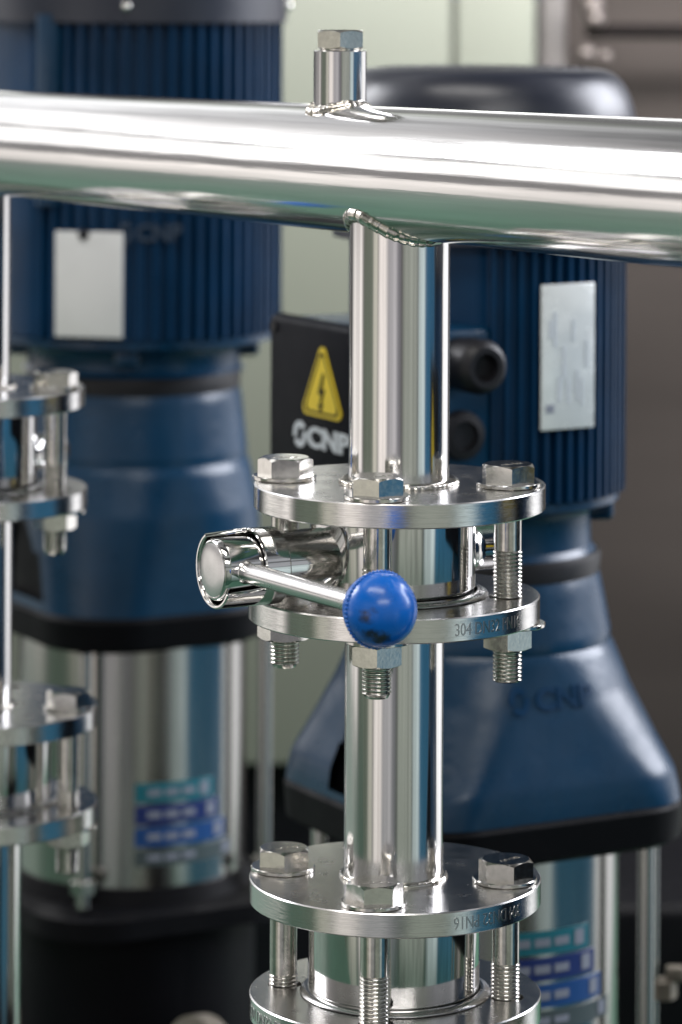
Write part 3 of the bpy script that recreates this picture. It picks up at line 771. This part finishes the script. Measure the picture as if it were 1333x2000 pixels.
# terminal box on its -X side
Zl = lambda d: zdrop(d) - SKID
BY, BZ = -.0219, Zl(.263)
tb = obj('terminal_box', box(.084, .112, .104, .006, M=Matrix.Translation((-.0810, BY, BZ))), M_BLUE, pump2)
lid = obj('lid', box(.012, .116, .108, .005, M=Matrix.Translation((-.1275, BY, BZ))), M_PLAST, tb)
wb = bmesh.new(); n = 8; tri = []
for k, ang in enumerate((90, 210, 330)):
    for j in range(n + 1):
        a = R(ang - 60 + 120 * j / n); tri.append((.0225 * math.cos(R(ang)) + .0042 * math.cos(a), .0225 * math.sin(R(ang)) + .0042 * math.sin(a)))
def triangle(s, x0, x1, off=(0, 0)):
    q = bmesh.new(); f = [[q.verts.new((x, -(px * s) + off[0], py * s + off[1])) for px, py in tri] for x in (x0, x1)]
    q.faces.new(f[0]); q.faces.new(f[1])
    for k in range(len(tri)): q.faces.new((f[0][k], f[0][(k + 1) % len(tri)], f[1][(k + 1) % len(tri)], f[1][k]))
    return q
LX = -.1335
tz = Zl(.2505)
wl = obj('warning_label', triangle(1.0, LX, LX - .0008, (-.0347, tz)), M_YELLOW, lid)
rim = bmesh.new(); f = []
for s, x in ((.88, -.0004), (.80, -.0004), (.80, -.0011), (.88, -.0011)): f.append([rim.verts.new((LX + x, -(px * s) - .0347, py * s + tz)) for px, py in tri])
for a, b2 in zip(f, f[1:] + f[:1]):
    for k in range(len(tri)): rim.faces.new((a[k], a[(k + 1) % len(tri)], b2[(k + 1) % len(tri)], b2[k]))
obj('border', rim, M_PLAST, wl)
bolt_pts = [(.001, .012), (-.0045, -.001), (-.0008, -.0005), (-.0022, -.0075), (-.0042, -.0068), (-.0012, -.0125), (.0022, -.0062), (.0002, -.0066), (.0042, .0028), (.0006, .002), (.0036, .012)]
q = bmesh.new(); f = [[q.verts.new((LX + x, -px - .0347, py + tz - .001)) for px, py in bolt_pts] for x in (-.0004, -.0011)]
q.faces.new(f[0]); q.faces.new(f[1])
for k in range(len(bolt_pts)): q.faces.new((f[0][k], f[0][(k + 1) % len(bolt_pts)], f[1][(k + 1) % len(bolt_pts)], f[1][k]))
obj('lightning_mark', q, M_PLAST, wl)
lg = logo(.0130, .0095, 4.0)
for v in lg.verts: v.co = Vector((LX - .0002 - (v.co.z + .5) * .0006, -(v.co.x) - .0424, Zl(.2790) + v.co.y))
obj('emblem', lg, M_WHITE, lid)
for sy in (-1, 1):
    for sz in (-1, 1):
        obj('screw', lathe([(0, -.0005), (.0035, -.0005), (.0035, .001), (0, .001)], 16, None, Matrix.Translation((-.1342, BY + sy * .050, BZ + sz * .046)) @ Matrix.Rotation(R(90), 4, 'Y')), M_RUBBER, lid)
for zc, kk in ((Zl(.2323), 1), (Zl(.2755), .9)):
    T = Matrix.Translation((-.064, BY - .054, zc)) @ Matrix.Rotation(R(90), 4, 'X')
    gl = lathe([(.0155 * kk, 0), (.0155 * kk, .010), (.0150 * kk, .012), (.0165 * kk, .013), (.0165 * kk, .027), (.0150 * kk, .031), (.0120 * kk, .0335), (.0085 * kk, .0335), (.0080 * kk, .026), (0, .026)] if kk == 1 else
               [(.0150, 0), (.0150, .006), (.0140, .009), (.009, .010), (.0085, .007), (0, .007)], 40, None, T)
    obj('cable_gland', gl, M_RUBBER, tb)

# rear-left pump
Y1 = 2.66
P1 = at(262, 560, Y1)
cfg1 = dict(rm=.1118, fin_top=.030, fin_bot=.268, nf=62, pad=22, cov_top=-.10, cov_bot=.036, rcov=.1150, ad_bot=.298, r_ad=.081, r_ring=.0805, screw=R(-90) - PROT,
            tab=[(.312, .0805, .0805), (.318, .0820, .0820), (.360, .0865, .0865), (.364, .0850, .0850), (.369, .0885, .0885), (.400, .0914, .080), (.440, .0898, .070), (.472, .0888, .064)],
            arch=(.046, .078, .014), head=.0262, head_h=.0900, head_rc=.058, sl_bot=.672, band=(5, .595), plate=(-13.5, .1880, .2650, .0515, M_PLATE), plate_out=.0015, mark=None)
pump1 = pump(P1, 'blue pump with blank pale nameplate, rear left, base in shadow', cfg1)
# smooth boss strip and a small emblem plate on that motor
a = R(-90 - 32) - PROT
obj('terminal_pad', lathe([(.0105, Zl(.030)), (.0105, Zl(.170))], 24, None, Matrix.Translation((.107 * math.cos(a), .107 * math.sin(a), 0))), M_BLUE, pump1)
lb = logo(.0135, .008)
a = R(-90 + 10.5) - PROT
for v in lb.verts:
    x, y, z = v.co; v.co = Matrix.Rotation(a, 4, 'Z') @ Vector((.1128 + z * .001, x + .004, Zl(.1885) + y))
obj('emblem', lb, M_CAST, pump1)
# third pump of the row, to the right of the picture: it colours the reflections
pump3 = copy_tree(pump2); d = P2 - P1
pump3.location = Vector((P2.x + .275, P2.y - .47, SKID))
pump3['label'] = 'third blue pump just past the right edge, mirrored in the steel'

# black skid under the pumps
sk = box(1.9, .36, SKID - .001, .006, M=Matrix.Translation((0, 0, (SKID - .001) / 2)))
mid = (P1 + P2) / 2
skid = obj('pump_skid', sk, M_BLACK, None, (mid.x, mid.y, 0), (0, 0, math.atan2(AX.y, AX.x)))
tag(skid, 'black steel base frame carrying the row of pumps', 'base frame')

# suction flange by the rear pump's foot, bottom of the picture
fc = at(420, 2172, 2.42)
sf = thing('suction_flange', 'blurred pale cast flange low between the pumps, at the bottom edge', 'flange', fc, PROT)
obj('disc', lathe([(0, 0), (.066, 0), (.066, .012), (.045, .014), (.045, .05), (0, .05)], 64, None, Matrix.Rotation(R(-90), 4, 'Y')), M_BEIGE, sf)
obj('bolt', hexhead(.020, .012, M=Matrix.Translation((-.05, .0, .05))), M_BOLT, sf)
# thin vent tube with pale fitting right of the nearer pump
vt = at(1281, 1700, 2.32); vb = at(1277, 1990, 2.32)
ven = thing('vent_tube', 'thin upright steel tube with pale fitting beside the right pump', 'tube', vb)
obj('tube', sweep([Vector((0, 0, -.06)), Vector((0, 0, .128))], lambda i: .0026, 16, ref=lambda i: Vector((1, 0, 0))), M_SLEEVE, ven)
g = hexhead(.016, .012, True, True, 0, 8); box(.012, .010, .010, .002, g, Matrix.Translation((.008, 0, .016)))
obj('fitting', g, M_BEIGE, ven, (.006, 0, .014))

# dark machine base far right behind the pump
mb = at(1420, 1900, 3.3)
base = obj('machine_base', box(.34, .3, zdrop(.862), .01, M=Matrix.Translation((0, 0, zdrop(.862) / 2))), M_BLACK, None, (mb.x + .02, 3.4, 0))
tag(base, 'black machine base in shadow low behind the right pump', 'machine base')
